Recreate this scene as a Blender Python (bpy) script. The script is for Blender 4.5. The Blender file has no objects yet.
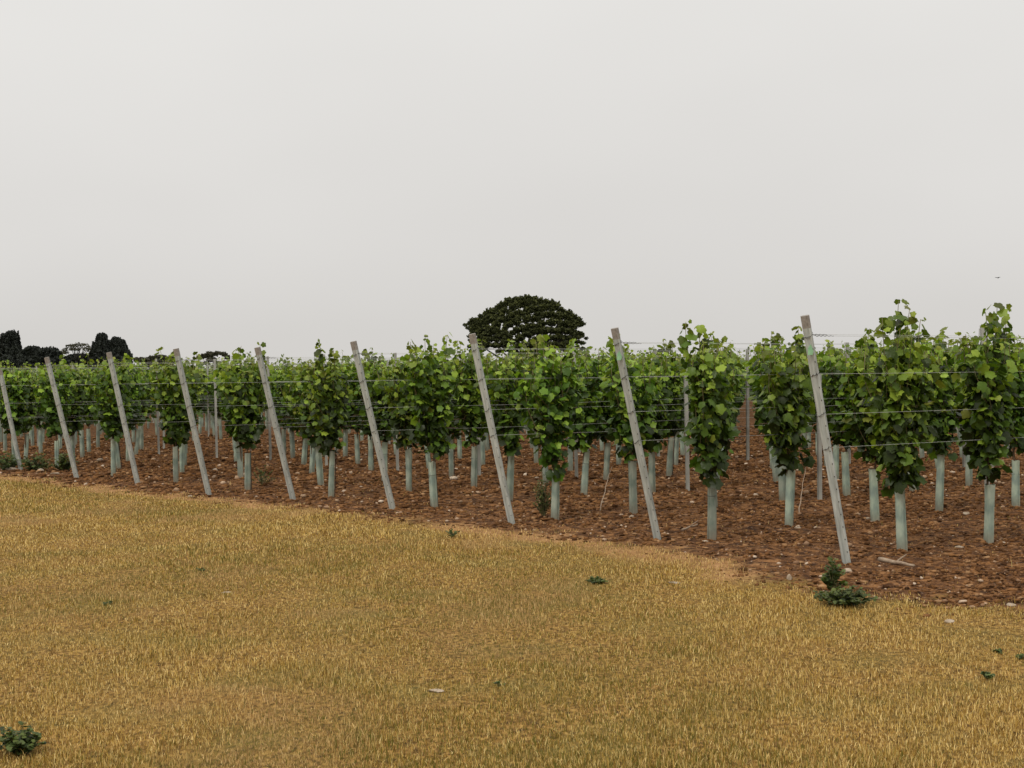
import bpy, math, random
import numpy as np
from mathutils import Matrix, Vector, Euler

random.seed(7); rng = np.random.default_rng(7)
scene = bpy.context.scene
COL = scene.collection

# ------------------------------------------------------------------ camera
FPX = 1500.0; H = 1.5; HORIZON = 376.345; ROLL = -0.0159
cam_d = bpy.data.cameras.new('camera'); cam = bpy.data.objects.new('camera', cam_d)
COL.objects.link(cam); scene.camera = cam
cam_d.sensor_width = 36.0; cam_d.lens = FPX/1024*36.0
cam_d.clip_start = 0.1; cam_d.clip_end = 6000
PITCH = math.atan((384-HORIZON)/FPX)
cam.matrix_world = Matrix.Translation((0, 0, H)) @ (Matrix.Rotation(math.pi/2-PITCH, 4, 'X') @ Matrix.Rotation(ROLL, 4, 'Z'))

# ------------------------------------------------------------------ world, sun, exposure (overcast)
SUN_EL, SUN_AZ = math.radians(52), math.radians(-150)     # high, behind the camera and to the left
world = bpy.data.worlds.new('World'); scene.world = world; world.use_nodes = True
nt = world.node_tree; N = nt.nodes; L = nt.links
bg = N['Background']
sky = N.new('ShaderNodeTexSky'); sky.sky_type = 'NISHITA'; sky.sun_disc = False
sky.sun_elevation = SUN_EL; sky.sun_rotation = SUN_AZ; sky.dust_density = 6.0; sky.air_density = 1.5
hs = N.new('ShaderNodeHueSaturation'); hs.inputs['Saturation'].default_value = 0.12; hs.inputs['Value'].default_value = 1.0
tc = N.new('ShaderNodeTexCoord'); mp = N.new('ShaderNodeMapping'); mp.inputs['Scale'].default_value = (1, 1, 2.2)
nz = N.new('ShaderNodeTexNoise'); nz.inputs['Scale'].default_value = 2.1; nz.inputs['Detail'].default_value = 3
cr = N.new('ShaderNodeValToRGB')
cr.color_ramp.elements[0].position = 0.25; cr.color_ramp.elements[0].color = (6.85, 6.70, 6.48, 1)
cr.color_ramp.elements[1].position = 0.8; cr.color_ramp.elements[1].color = (7.6, 7.47, 7.24, 1)
mx = N.new('ShaderNodeMix'); mx.data_type = 'RGBA'; mx.inputs[0].default_value = 0.93   # the cloud deck covers the sky
L.new(tc.outputs['Generated'], mp.inputs['Vector']); L.new(mp.outputs[0], nz.inputs['Vector']); L.new(nz.outputs['Fac'], cr.inputs[0])
L.new(sky.outputs[0], hs.inputs['Color']); L.new(hs.outputs[0], mx.inputs[6]); L.new(cr.outputs[0], mx.inputs[7])
sx = N.new('ShaderNodeSeparateXYZ'); L.new(tc.outputs['Generated'], sx.inputs[0])
zr = N.new('ShaderNodeValToRGB'); zr.color_ramp.interpolation = 'EASE'; ze = zr.color_ramp.elements
ze[0].position = 0.0; ze[0].color = (.475, .472, .468, 1); ze[1].position = 1.0; ze[1].color = (1, .99, .985, 1)
q1 = ze.new(0.10); q1.color = (.515, .514, .514, 1); q2 = ze.new(0.28); q2.color = (.552, .553, .553, 1)
sc2 = N.new('ShaderNodeVectorMath'); sc2.operation = 'SCALE'; sc2.inputs['Scale'].default_value = 2.0
ml = N.new('ShaderNodeVectorMath'); ml.operation = 'MULTIPLY'
L.new(sx.outputs['Z'], zr.inputs[0]); L.new(zr.outputs[0], sc2.inputs[0]); L.new(sc2.outputs[0], ml.inputs[0]); L.new(mx.outputs[2], ml.inputs[1])
L.new(ml.outputs[0], bg.inputs['Color']); bg.inputs['Strength'].default_value = 0.1025
sd = bpy.data.lights.new('sun', 'SUN'); sd.energy = 1.2; sd.angle = math.radians(14); sd.color = (1.0, 0.95, 0.86)
sun = bpy.data.objects.new('sun', sd); COL.objects.link(sun)
sv = Vector((math.sin(SUN_AZ)*math.cos(SUN_EL), math.cos(SUN_AZ)*math.cos(SUN_EL), math.sin(SUN_EL)))
sun.rotation_euler = sv.to_track_quat('Z', 'Y').to_euler()
scene.view_settings.view_transform = 'Standard'; scene.view_settings.look = 'None'
scene.view_settings.exposure = 0.0; scene.view_settings.gamma = 1.0
scene.render.engine = 'CYCLES'

# ------------------------------------------------------------------ measured layout of the vineyard
ALPHA = 0.5816; ROW = 1.4353*H; VINE = 0.7213*H; OFF = 0.3806*H
PX, PY = 1.7788*H, 7.9529*H
SKEW = 0.1023
B = np.array([math.cos(ALPHA), math.sin(ALPHA)])                    # along a row, away from the headland
A = np.array([math.cos(ALPHA-math.pi/2+SKEW), math.sin(ALPHA-math.pi/2+SKEW)])   # along the headland
POST_H = 1.2781*H; LEAN = 0.2864*H; GUARD_H = 0.3761*H

def unproj(x, y):                                   # point of the flat ground seen at a pixel
    c, s = math.cos(ROLL), math.sin(ROLL)
    dx, dy = x-512, y-HORIZON
    u = dx*c+dy*s; w = -dx*s+dy*c
    Y = FPX*H/w
    return u*Y/FPX, Y

def lat(k, t):
    return np.array([PX, PY]) + (k-8)*ROW*A + t*B

posts_px = [(21,470),(77,479),(138,485),(209,495),(293,499),(393,510),(512,524),(658,541),(847,563)]
vines_px = {(0,0):(57,469),(1,0):(113.5,477),(2,0):(176,482),(3,0):(247.6,491),(4,0):(331,497),(5,0):(434.4,508),
 (6,0):(555,520),(7,0):(712,538.4),(8,0):(902.5,551.4),(8,1):(989,544),(7,1):(789,528),(7,2):(875.5,521.8),
 (7,3):(939.4,512),(7,4):(1016,506.7),(6,1):(633.7,514.8),(3,1):(321,486.6),(4,1):(409,492),(5,1):(509.6,500),
 (5,2):(584,495),(5,3):(651.9,491.5),(6,3):(783,501),(6,4):(847,495.5),(3,6):(618.7,465),(4,2):(474,487),
 (3,3):(451.5,477),(2,2):(311.7,473),(1,3):(303.8,464.7),(0,4):(293,458.5),(1,4):(358,464),(2,3):(371,471),
 (0,1):(119,469),(1,1):(182,474),(2,1):(241,478)}

def post_xy(k):
    if 0 <= k <= 8: return np.array(unproj(*posts_px[k]))
    return lat(k, 0)
def vine_xy(k, j):
    if (k, j) in vines_px: return np.array(unproj(*vines_px[(k, j)]))
    r = random.Random(k*1000+j)
    far = lat(k, OFF+j*VINE)
    if far[1] > 34 and far[0] < 0: return far + B*r.uniform(-.5, .5) + A*r.uniform(-.08, .08)
    return lat(k, OFF+j*VINE) + B*r.uniform(-.05, .05) + A*r.uniform(-.03, .03)

def in_view(x, y, m=0.0): return y > 4 and abs(x) < 0.3425*y + m

# ------------------------------------------------------------------ helpers
def tag(o, label=None, cat=None, group=None, kind=None):
    if label: o['label'] = label
    if cat: o['category'] = cat
    if group: o['group'] = group
    if kind: o['kind'] = kind
    return o

def link(name, mesh, parent=None):
    o = bpy.data.objects.new(name, mesh); COL.objects.link(o)
    if parent is not None: o.parent = parent
    return o

def empty(name, loc, rz=0.0):
    o = bpy.data.objects.new(name, None); COL.objects.link(o)
    o.location = loc; o.rotation_euler = (0, 0, rz); o.empty_display_size = 0.1
    return o

def np_mesh(name, V, F, mats, attrs=None, smooth=False):
    """V (n,3); F (m,3) or (m,4)."""
    V = np.asarray(V, dtype=np.float32); F = np.asarray(F, dtype=np.int32)
    me = bpy.data.meshes.new(name)
    me.vertices.add(len(V)); me.vertices.foreach_set('co', V.ravel())
    n = F.shape[1]
    me.loops.add(F.size); me.loops.foreach_set('vertex_index', F.ravel())
    me.polygons.add(len(F))
    me.polygons.foreach_set('loop_start', np.arange(0, F.size, n, dtype=np.int32))
    me.polygons.foreach_set('loop_total', np.full(len(F), n, dtype=np.int32))
    if smooth: me.polygons.foreach_set('use_smooth', np.ones(len(F), dtype=bool))
    for an, av in (attrs or {}).items():
        a = me.attributes.new(an, 'FLOAT', 'POINT'); a.data.foreach_set('value', np.asarray(av, dtype=np.float32).ravel())
    me.update(calc_edges=True); me.validate()
    for m in (mats if isinstance(mats, (list, tuple)) else [mats]): me.materials.append(m)
    return me

class MB:
    """collects shapes into one mesh"""
    def __init__(s): s.v = []; s.f = []
    def add(s, vs, fs):
        o = len(s.v); s.v += [tuple(v) for v in vs]; s.f += [tuple(i+o for i in f) for f in fs]
    def tube(s, pts, rad, n=6, cap=True, phase=0.0):
        pts = [Vector(p) for p in pts]; rings = []
        up = None
        for i, p in enumerate(pts):
            d = (pts[min(i+1, len(pts)-1)]-pts[max(i-1, 0)]).normalized()
            if up is None:
                up = d.orthogonal().normalized()
            a = (up - d*up.dot(d)).normalized(); b = d.cross(a); up = a
            r = rad[i] if isinstance(rad, (list, tuple)) else rad
            rings.append([p + (a*math.cos(phase+2*math.pi*q/n)+b*math.sin(phase+2*math.pi*q/n))*r for q in range(n)])
        vs = [v for r in rings for v in r]; fs = []
        for i in range(len(rings)-1):
            for q in range(n):
                fs.append((i*n+q, i*n+(q+1) % n, (i+1)*n+(q+1) % n, (i+1)*n+q))
        if cap: fs += [tuple(range(n-1, -1, -1)), tuple((len(rings)-1)*n+q for q in range(n))]
        s.add(vs, fs)
    def prism(s, outline, z0, z1, close=True, cap=True):
        n = len(outline); vs = [(x, y, z0) for x, y in outline]+[(x, y, z1) for x, y in outline]
        fs = [(q, (q+1) % n, n+(q+1) % n, n+q) for q in range(n)]
        if cap: fs += [tuple(range(n-1, -1, -1)), tuple(range(n, 2*n))]
        s.add(vs, fs)
    def mesh(s, name, mat, smooth=False):
        me = bpy.data.meshes.new(name); me.from_pydata(s.v, [], s.f); me.update()
        if smooth: me.polygons.foreach_set('use_smooth', [True]*len(me.polygons))
        me.materials.append(mat); return me

# ------------------------------------------------------------------ materials
def new_mat(name):
    m = bpy.data.materials.new(name); m.use_nodes = True
    nt = m.node_tree; b = nt.nodes['Principled BSDF']
    return m, nt, b
def nnode(nt, t, **kw):
    n = nt.nodes.new(t)
    for k, v in kw.items():
        if k in n.inputs: n.inputs[k].default_value = v
        else: setattr(n, k, v)
    return n
def noise(nt, scale, detail=4, coord='Object', vec=None, rough=0.55):
    tc = nt.nodes.new('ShaderNodeTexCoord'); n = nt.nodes.new('ShaderNodeTexNoise')
    n.inputs['Scale'].default_value = scale; n.inputs['Detail'].default_value = detail; n.inputs['Roughness'].default_value = rough
    if vec:
        mp = nt.nodes.new('ShaderNodeMapping'); mp.inputs['Scale'].default_value = vec
        nt.links.new(tc.outputs[coord], mp.inputs[0]); nt.links.new(mp.outputs[0], n.inputs['Vector'])
    else: nt.links.new(tc.outputs[coord], n.inputs['Vector'])
    return n.outputs['Fac']
def ramp(nt, fac, stops):
    r = nt.nodes.new('ShaderNodeValToRGB'); e = r.color_ramp.elements
    while len(e) < len(stops): e.new(0.5)
    for i, (p, c) in enumerate(stops):
        e[i].position = p; e[i].color = (*c, 1) if len(c) == 3 else c
    nt.links.new(fac, r.inputs[0]); return r.outputs[0]
def mix(nt, fac, a, b, mode='MIX'):
    m = nt.nodes.new('ShaderNodeMix'); m.data_type = 'RGBA'; m.blend_type = mode
    for s, v in ((0, fac), (6, a), (7, b)):
        if isinstance(v, (int, float)): m.inputs[s].default_value = v
        elif isinstance(v, tuple): m.inputs[s].default_value = (*v, 1)
        else: nt.links.new(v, m.inputs[s])
    return m.outputs[2]
def math_(nt, op, a, b=0.0, c=None):
    m = nt.nodes.new('ShaderNodeMath'); m.operation = op
    for i, v in enumerate((a, b) if c is None else (a, b, c)):
        if isinstance(v, (int, float)): m.inputs[i].default_value = v
        else: nt.links.new(v, m.inputs[i])
    return m.outputs[0]
def attr(nt, name):
    a = nt.nodes.new('ShaderNodeAttribute'); a.attribute_name = name; return a.outputs['Fac']
def bump(nt, bsdf, h, strength=0.5, dist=0.01):
    b = nt.nodes.new('ShaderNodeBump'); b.inputs['Strength'].default_value = strength; b.inputs['Distance'].default_value = dist
    nt.links.new(h, b.inputs['Height']); nt.links.new(b.outputs[0], bsdf.inputs['Normal'])

def leaf_material(name, stops, young, transl=0.35, rough=0.5):
    m, nt, b = new_mat(name)
    base = ramp(nt, attr(nt, 'tone'), stops)
    col = mix(nt, attr(nt, 'young'), base, young)
    oi = nt.nodes.new('ShaderNodeObjectInfo')
    hsn = nt.nodes.new('ShaderNodeHueSaturation')
    nt.links.new(math_(nt, 'MULTIPLY_ADD', oi.outputs['Random'], 0.024, 0.488), hsn.inputs['Hue'])
    nt.links.new(math_(nt, 'MULTIPLY_ADD', oi.outputs['Random'], 0.28, 0.86), hsn.inputs['Value'])
    nt.links.new(col, hsn.inputs['Color'])
    vein = noise(nt, 55, 2)
    col = mix(nt, math_(nt, 'MULTIPLY', vein, 0.25), hsn.outputs[0], (0.12, 0.14, 0.04))
    nt.links.new(col, b.inputs['Base Color']); b.inputs['Roughness'].default_value = rough
    b.inputs['Specular IOR Level'].default_value = 0.22
    t = nt.nodes.new('ShaderNodeBsdfTranslucent'); tcol = mix(nt, 1.0, col, (1.0, 1.15, 0.5), 'MULTIPLY')
    nt.links.new(tcol, t.inputs['Color'])
    ms = nt.nodes.new('ShaderNodeMixShader'); ms.inputs[0].default_value = transl
    nt.links.new(b.outputs[0], ms.inputs[1]); nt.links.new(t.outputs[0], ms.inputs[2])
    nt.links.new(ms.outputs[0], nt.nodes['Material Output'].inputs['Surface'])
    return m

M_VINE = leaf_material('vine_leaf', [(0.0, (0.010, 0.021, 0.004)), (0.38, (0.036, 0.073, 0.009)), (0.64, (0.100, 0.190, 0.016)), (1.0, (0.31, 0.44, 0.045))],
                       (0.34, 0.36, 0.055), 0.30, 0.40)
M_WEED = leaf_material('weed_leaf', [(0.0, (0.012, 0.024, 0.008)), (0.6, (0.040, 0.066, 0.018)), (1.0, (0.12, 0.16, 0.04))], (0.20, 0.25, 0.05), 0.25)
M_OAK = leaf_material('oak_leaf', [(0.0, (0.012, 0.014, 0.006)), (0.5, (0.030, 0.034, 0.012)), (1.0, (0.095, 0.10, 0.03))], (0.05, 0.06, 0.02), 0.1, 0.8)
M_FAR = leaf_material('far_leaf', [(0.0, (0.014, 0.016, 0.022)), (1.0, (0.044, 0.048, 0.056))], (0.03, 0.035, 0.03), 0.1, 0.9)  # distance haze put into the leaf colour as a slightly lightened blue
M_FARTHIN = leaf_material('far_olive_leaf', [(0.0, (0.045, 0.042, 0.032)), (1.0, (0.09, 0.08, 0.06))], (0.06, 0.05, 0.04), 0.15, 0.9)

def simple(name, c1, c2, scale=20, rough=0.8, bmp=0.3, bdist=0.004, vec=None, metallic=0.0, objvar=0.0):
    m, nt, b = new_mat(name)
    f = noise(nt, scale, 5, vec=vec)
    col = ramp(nt, f, [(0.3, c1), (0.7, c2)])
    if objvar:
        oi = nt.nodes.new('ShaderNodeObjectInfo'); h = nt.nodes.new('ShaderNodeHueSaturation')
        nt.links.new(math_(nt, 'MULTIPLY_ADD', oi.outputs['Random'], objvar, 1-objvar/2), h.inputs['Value'])
        nt.links.new(col, h.inputs['Color']); col = h.outputs[0]
    nt.links.new(col, b.inputs['Base Color']); b.inputs['Roughness'].default_value = rough; b.inputs['Metallic'].default_value = metallic
    bump(nt, b, f, bmp, bdist)
    return m
M_POST = simple('weathered_galvanised', (0.22, 0.235, 0.212), (0.52, 0.54, 0.49), 11, 0.7, 0.4, 0.003, vec=(3, 3, 0.35), objvar=0.15)
M_POSTTOP = simple('rubbed_post_top', (0.19, 0.165, 0.14), (0.32, 0.29, 0.25), 30, 0.8, objvar=0.1)
M_HOLE = simple('dark_punched_hole', (0.01, 0.01, 0.01), (0.03, 0.025, 0.02), 20)
M_STEEL = simple('galvanised_profile', (0.24, 0.24, 0.21), (0.42, 0.41, 0.36), 6, 0.6, 0.2, 0.002, vec=(2, 2, 0.5), objvar=0.15)
M_WIRE = simple('galvanised_wire', (0.34, 0.36, 0.33), (0.52, 0.53, 0.48), 4, 0.6, 0.0, 0.0001)
M_WIREDARK = simple('dull_wire', (0.03, 0.03, 0.028), (0.07, 0.065, 0.06), 15, 0.6, 0.1, 0.001)
M_BARK = simple('brown_cane_bark', (0.07, 0.045, 0.025), (0.15, 0.10, 0.06), 60, 0.9)
M_CANE = simple('green_brown_shoot', (0.10, 0.11, 0.035), (0.20, 0.15, 0.07), 30, 0.7)
M_DRY = simple('dry_pruned_cane', (0.22, 0.15, 0.10), (0.38, 0.29, 0.20), 30, 0.9)
M_TRUNK = simple('tree_bark', (0.015, 0.013, 0.011), (0.035, 0.03, 0.025), 3, 0.95)
M_STONE = simple('pale_limestone', (0.24, 0.18, 0.12), (0.44, 0.36, 0.27), 25, 0.9, 0.5, 0.005, objvar=0.35)
M_TAG = simple('green_plastic', (0.20, 0.42, 0.22), (0.32, 0.56, 0.32), 20, 0.4)
M_BIRD = simple('dark_feathers', (0.03, 0.03, 0.035), (0.08, 0.08, 0.085), 30)
M_STRAP = simple('black_rod', (0.02, 0.02, 0.02), (0.04, 0.04, 0.04), 30, 0.5)

def guard_material():
    m, nt, b = new_mat('plastic_mesh_guard')
    f = noise(nt, 7, 3, vec=(1, 1, 0.6)); f2 = noise(nt, 90, 2, vec=(1, 1, 0.15))
    col = ramp(nt, f, [(0.36, (0.22, 0.32, 0.27)), (0.5, (0.42, 0.51, 0.41)), (0.64, (0.60, 0.64, 0.51))])
    col = mix(nt, math_(nt, 'MULTIPLY', f2, 0.5), col, (0.56, 0.57, 0.46))
    oi = nt.nodes.new('ShaderNodeObjectInfo'); h = nt.nodes.new('ShaderNodeHueSaturation')
    nt.links.new(math_(nt, 'MULTIPLY_ADD', oi.outputs['Random'], 0.42, 0.82), h.inputs['Value'])
    nt.links.new(math_(nt, 'MULTIPLY_ADD', oi.outputs['Random'], 0.05, 0.475), h.inputs['Hue'])
    nt.links.new(col, h.inputs['Color'])
    tc = nt.nodes.new('ShaderNodeTexCoord'); w = nt.nodes.new('ShaderNodeSeparateXYZ'); nt.links.new(tc.outputs['Object'], w.inputs[0])
    # earth splashed on the foot of the tube
    dirt = nt.nodes.new('ShaderNodeMapRange'); dirt.inputs[1].default_value = 0.16; dirt.inputs[2].default_value = 0.0
    nt.links.new(w.outputs['Z'], dirt.inputs[0])
    col = mix(nt, math_(nt, 'MULTIPLY', dirt.outputs[0], 0.6), h.outputs[0], (0.22, 0.13, 0.07))
    nt.links.new(col, b.inputs['Base Color']); b.inputs['Roughness'].default_value = 0.6
    t = nt.nodes.new('ShaderNodeBsdfTranslucent'); nt.links.new(col, t.inputs['Color'])
    ms = nt.nodes.new('ShaderNodeMixShader'); ms.inputs[0].default_value = 0.35
    nt.links.new(b.outputs[0], ms.inputs[1]); nt.links.new(t.outputs[0], ms.inputs[2])
    nt.links.new(ms.outputs[0], nt.nodes['Material Output'].inputs['Surface'])
    return m
M_GUARD = guard_material()

# ------------------------------------------------------------------ soil edge (signed distance from the grass/soil border)
edge_px = [(-400, 438), (-150, 458), (0, 475), (60, 481), (120, 489), (200, 497), (300, 507), (400, 519), (520, 532), (650, 549), (720, 560), (770, 576), (830, 593),
           (880, 599), (940, 605), (1024, 613), (1150, 633), (1400, 680)]
An = A/np.linalg.norm(A); Bn = np.array([-An[1], An[0]])
E0 = np.array([PX, PY])
ep = np.array([[(np.array(unproj(*p))-E0) @ An, (np.array(unproj(*p))-E0) @ Bn] for p in edge_px])
ep = ep[np.argsort(ep[:, 0])]
def soil_dist(x, y):
    p = (x-E0[0])*An[0]+(y-E0[1])*An[1]; q = (x-E0[0])*Bn[0]+(y-E0[1])*Bn[1]
    return q - np.interp(p, ep[:, 0], ep[:, 1])

# ------------------------------------------------------------------ value noise for geometry
P_END = (np.array(unproj(800, 580))-E0) @ An
class VN:
    def __init__(s, seed): s.t = np.random.default_rng(seed).random((256, 256))
    def __call__(s, x, y):
        x = np.asarray(x); y = np.asarray(y)
        xi = np.floor(x).astype(int); yi = np.floor(y).astype(int); fx = x-xi; fy = y-yi
        fx = fx*fx*(3-2*fx); fy = fy*fy*(3-2*fy); t = s.t
        a = t[xi % 256, yi % 256]; b = t[(xi+1) % 256, yi % 256]; c = t[xi % 256, (yi+1) % 256]; d = t[(xi+1) % 256, (yi+1) % 256]
        return (a*(1-fx)+b*fx)*(1-fy)+(c*(1-fx)+d*fx)*fy
vn = VN(3); vn2 = VN(11)
def bare(x, y):
    x = np.asarray(x, float); y = np.asarray(y, float)
    p = (x-E0[0])*An[0]+(y-E0[1])*An[1]; d = soil_dist(x, y)
    along = np.clip((P_END-p)/.5, 0, 1)*(.25+.75*np.clip((vn2(p*.55+4, p*0+2.5)-.30)*4, 0, 1))
    wd = .30+.45*vn(x*1.3, y*1.3)
    return np.clip((d+wd)/.25, 0, 1)*along
def ground_z(x, y):
    x = np.asarray(x, float); y = np.asarray(y, float)
    s = np.clip(soil_dist(x, y)/0.4+0.5, 0, 1); near = np.clip((60-y)/20, 0, 1)*np.clip((30-np.abs(x))/8, 0, 1)
    z = (vn(x*1.1, y*1.1)-0.5)*0.030*(1-s*.4) + s*((vn(x*6, y*6)-0.5)*0.035+(vn2(x*13, y*13)-.5)*0.025) + (1-s)*(vn2(x*5, y*5)-.5)*0.012
    return z*near

# ------------------------------------------------------------------ ground
def axis(lo, hi, step, far):
    a = list(np.arange(lo, hi+1e-6, step)); s = step
    while a[-1] < far: s *= 1.35; a.append(a[-1]+s)
    s = step
    while a[0] > -far: s *= 1.35; a.insert(0, a[0]-s)
    return np.array(a)
gx = axis(-15, 13, 0.075, 3000); gy = axis(3.5, 36, 0.075, 3000)
GX, GY = np.meshgrid(gx, gy, indexing='ij')
GZ = ground_z(GX, GY)
nx, ny = GX.shape
idx = np.arange(nx*ny).reshape(nx, ny)
F = np.stack([idx[:-1, :-1], idx[1:, :-1], idx[1:, 1:], idx[:-1, 1:]], -1).reshape(-1, 4)

def soil_color(nt):
    f1 = noise(nt, 0.7, 4); f2 = noise(nt, 9, 5, rough=0.7); f3 = noise(nt, 45, 3)
    c = ramp(nt, f2, [(0.38, (0.014, 0.006, 0.003)), (0.5, (0.095, 0.041, 0.014)), (0.62, (0.28, 0.137, 0.052))])
    c = mix(nt, math_(nt, 'MULTIPLY', f1, 0.4), c, (0.13, 0.056, 0.020))
    v = nt.nodes.new('ShaderNodeTexVoronoi'); v.inputs['Scale'].default_value = 30
    tc = nt.nodes.new('ShaderNodeTexCoord'); nt.links.new(tc.outputs['Object'], v.inputs['Vector'])
    sel = math_(nt, 'MULTIPLY', math_(nt, 'LESS_THAN', v.outputs['Distance'], 0.30), math_(nt, 'GREATER_THAN', f3, 0.58))
    return mix(nt, math_(nt, 'MULTIPLY', sel, 0.75), c, (0.36, 0.24, 0.16)), f2, f3
def ground_material():
    m, nt, b = new_mat('ground_mix')
    sc, f2, f3 = soil_color(nt)
    g1 = noise(nt, 1.3, 4); g2 = noise(nt, 40, 4, vec=(1, 0.6, 1))
    thatch = ramp(nt, g2, [(0.3, (0.045, 0.024, 0.007)), (0.5, (0.21, 0.118, 0.030)), (0.75, (0.47, 0.29, 0.085))])
    thatch = mix(nt, math_(nt, 'MULTIPLY', ramp(nt, g1, [(0.45, (0, 0, 0)), (0.7, (1, 1, 1))]), 0.55), thatch, (0.13, 0.115, 0.026))
    d = attr(nt, 'soil')
    # bare bleached strip next to the ploughed soil
    dn = math_(nt, 'ADD', d, math_(nt, 'MULTIPLY_ADD', noise(nt, 2.6, 7, rough=0.75), 2.2, -1.1))
    st = math_(nt, 'MULTIPLY', attr(nt, 'bare'), ramp(nt, noise(nt, 6, 5), [(0.3, (.35, .35, .35)), (0.6, (1, 1, 1))]))
    gcol = mix(nt, st, thatch, ramp(nt, f2, [(0.36, (0.24, 0.115, 0.045)), (0.64, (0.46, 0.26, 0.115))]))
    e = nt.nodes.new('ShaderNodeMapRange'); e.inputs[1].default_value = -0.10; e.inputs[2].default_value = 0.16; 
    nt.links.new(dn, e.inputs[0])
    col = mix(nt, e.outputs[0], gcol, sc)
    # far land beyond the vineyard
    geo = nt.nodes.new('ShaderNodeNewGeometry'); sp = nt.nodes.new('ShaderNodeSeparateXYZ'); nt.links.new(geo.outputs['Position'], sp.inputs[0])
    far = nt.nodes.new('ShaderNodeMapRange'); far.inputs[1].default_value = 115; far.inputs[2].default_value = 125; nt.links.new(sp.outputs['Y'], far.inputs[0])
    col = mix(nt, far.outputs[0], col, (0.10, 0.11, 0.04))
    nt.links.new(col, b.inputs['Base Color']); b.inputs['Roughness'].default_value = 0.95; b.inputs['Specular IOR Level'].default_value = 0.15
    hh = math_(nt, 'ADD', f2, math_(nt, 'MULTIPLY', f3, 0.5))
    bump(nt, b, hh, 0.9, 0.035)
    return m
M_GROUND = ground_material()
gme = np_mesh('ground', np.stack([GX, GY, GZ], -1).reshape(-1, 3), F, M_GROUND, {'soil': soil_dist(GX, GY), 'bare': bare(GX, GY)}, smooth=True)
tag(link('ground', gme), kind='structure')

# ------------------------------------------------------------------ soil clods and pebbles
def ico():
    t = (1+5**.5)/2
    v = np.array([(-1,t,0),(1,t,0),(-1,-t,0),(1,-t,0),(0,-1,t),(0,1,t),(0,-1,-t),(0,1,-t),(t,0,-1),(t,0,1),(-t,0,-1),(-t,0,1)], float)
    v /= np.linalg.norm(v[0])
    f = np.array([(0,11,5),(0,5,1),(0,1,7),(0,7,10),(0,10,11),(1,5,9),(5,11,4),(11,10,2),(10,7,6),(7,1,8),(3,9,4),(3,4,2),(3,2,6),(3,6,8),(3,8,9),(4,9,5),(2,4,11),(6,2,10),(8,6,7),(9,8,1)])
    return v, f
ICO_V, ICO_F = ico()
def scatter_points(n, y0, y1, m, power=1.0):
    """random points of the visible wedge, denser towards the camera"""
    u = rng.random(n*2); y = y0+(y1-y0)*u**power
    x = (rng.random(n*2)*2-1)*(0.3425*y+m)
    # keep areal density falling smoothly
    return x, y
def blobs(x, y, size, zoff, flat, jit):
    n = len(x)
    V = ICO_V[None]*(1+rng.uniform(-jit, jit, (n, 12, 1)))
    sc = np.stack([size*rng.uniform(.8, 1.6, n), size*rng.uniform(.7, 1.2, n), size*flat*rng.uniform(.7, 1.2, n)], -1)
    V = V*sc[:, None, :]
    a = rng.uniform(0, 2*np.pi, n); c, s = np.cos(a)[:, None], np.sin(a)[:, None]
    X = V[..., 0]*c-V[..., 1]*s; Y = V[..., 0]*s+V[..., 1]*c
    P = np.stack([X+x[:, None], Y+y[:, None], V[..., 2]+(ground_z(x, y)+zoff*size)[:, None]], -1)
    Fc = (ICO_F[None]+(np.arange(n)*12)[:, None, None]).reshape(-1, 3)
    return P.reshape(-1, 3), Fc
x, y = scatter_points(150000, 8.0, 42, 2.6, 1.6)
d = soil_dist(x, y); keep = d + (vn(x*2.5, y*2.5)-.5)*0.9 + rng.exponential(.10, len(d)) > 0.0
clump = vn2(x*1.6, y*2.2) > rng.uniform(0.05, 0.8, len(x)); keep &= clump
x, y = x[keep], y[keep]
size = np.clip(rng.lognormal(math.log(0.0085), 0.62, len(x)), .004, .027)*np.clip(y/14, .9, 1.8)
bx_, by_, bs_ = [], [], []                       # earth heaped round the feet of posts and tubes
for k in range(0, 9):
    for p, rad in [(post_xy(k), .07)]+[(vine_xy(k, j), .065) for j in range(0, 7)]:
        for q in range(26):
            a = rng.uniform(0, 6.28); d0 = rad*rng.uniform(.5, 2.3)
            bx_.append(p[0]+math.cos(a)*d0); by_.append(p[1]+math.sin(a)*d0); bs_.append(rng.uniform(.008, .024))
x = np.concatenate([x, bx_]); y = np.concatenate([y, by_]); size = np.concatenate([size, bs_])
P, Fc = blobs(x, y, size, 0.20, 0.62, 0.50)
def clod_mat():
    m, nt, b = new_mat('clod_earth'); sc, f2, f3 = soil_color(nt)
    r = attr(nt, 'tone'); col = ramp(nt, r, [(0, (0.020, 0.009, 0.004)), (0.5, (0.155, 0.071, 0.027)), (0.9, (0.27, 0.132, 0.050)), (1, (0.44, 0.27, 0.14))])
    col = mix(nt, 0.35, col, sc)
    nt.links.new(col, b.inputs['Base Color']); b.inputs['Roughness'].default_value = 0.95; b.inputs['Specular IOR Level'].default_value = 0.1
    bump(nt, b, f3, 0.6, 0.01); return m
me = np_mesh('soil_clods', P, Fc, clod_mat(), {'tone': np.repeat(rng.random(len(x)), 12)})
tag(link('soil_clods', me), 'loose red-brown clods of ploughed earth between the vine rows', 'soil clods', kind='stuff')
x, y = scatter_points(2300, 8.2, 42, 1.5, 1.5)
d = soil_dist(x, y); keep = (d > -0.05) & (rng.random(len(x)) < 0.9); x, y = x[keep], y[keep]
size = np.clip(rng.lognormal(math.log(0.011), 0.4, len(x)), .005, .03)*np.clip(y/14, .9, 1.7)
P, Fc = blobs(x, y, size, 0.35, 0.8, 0.3)
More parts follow.
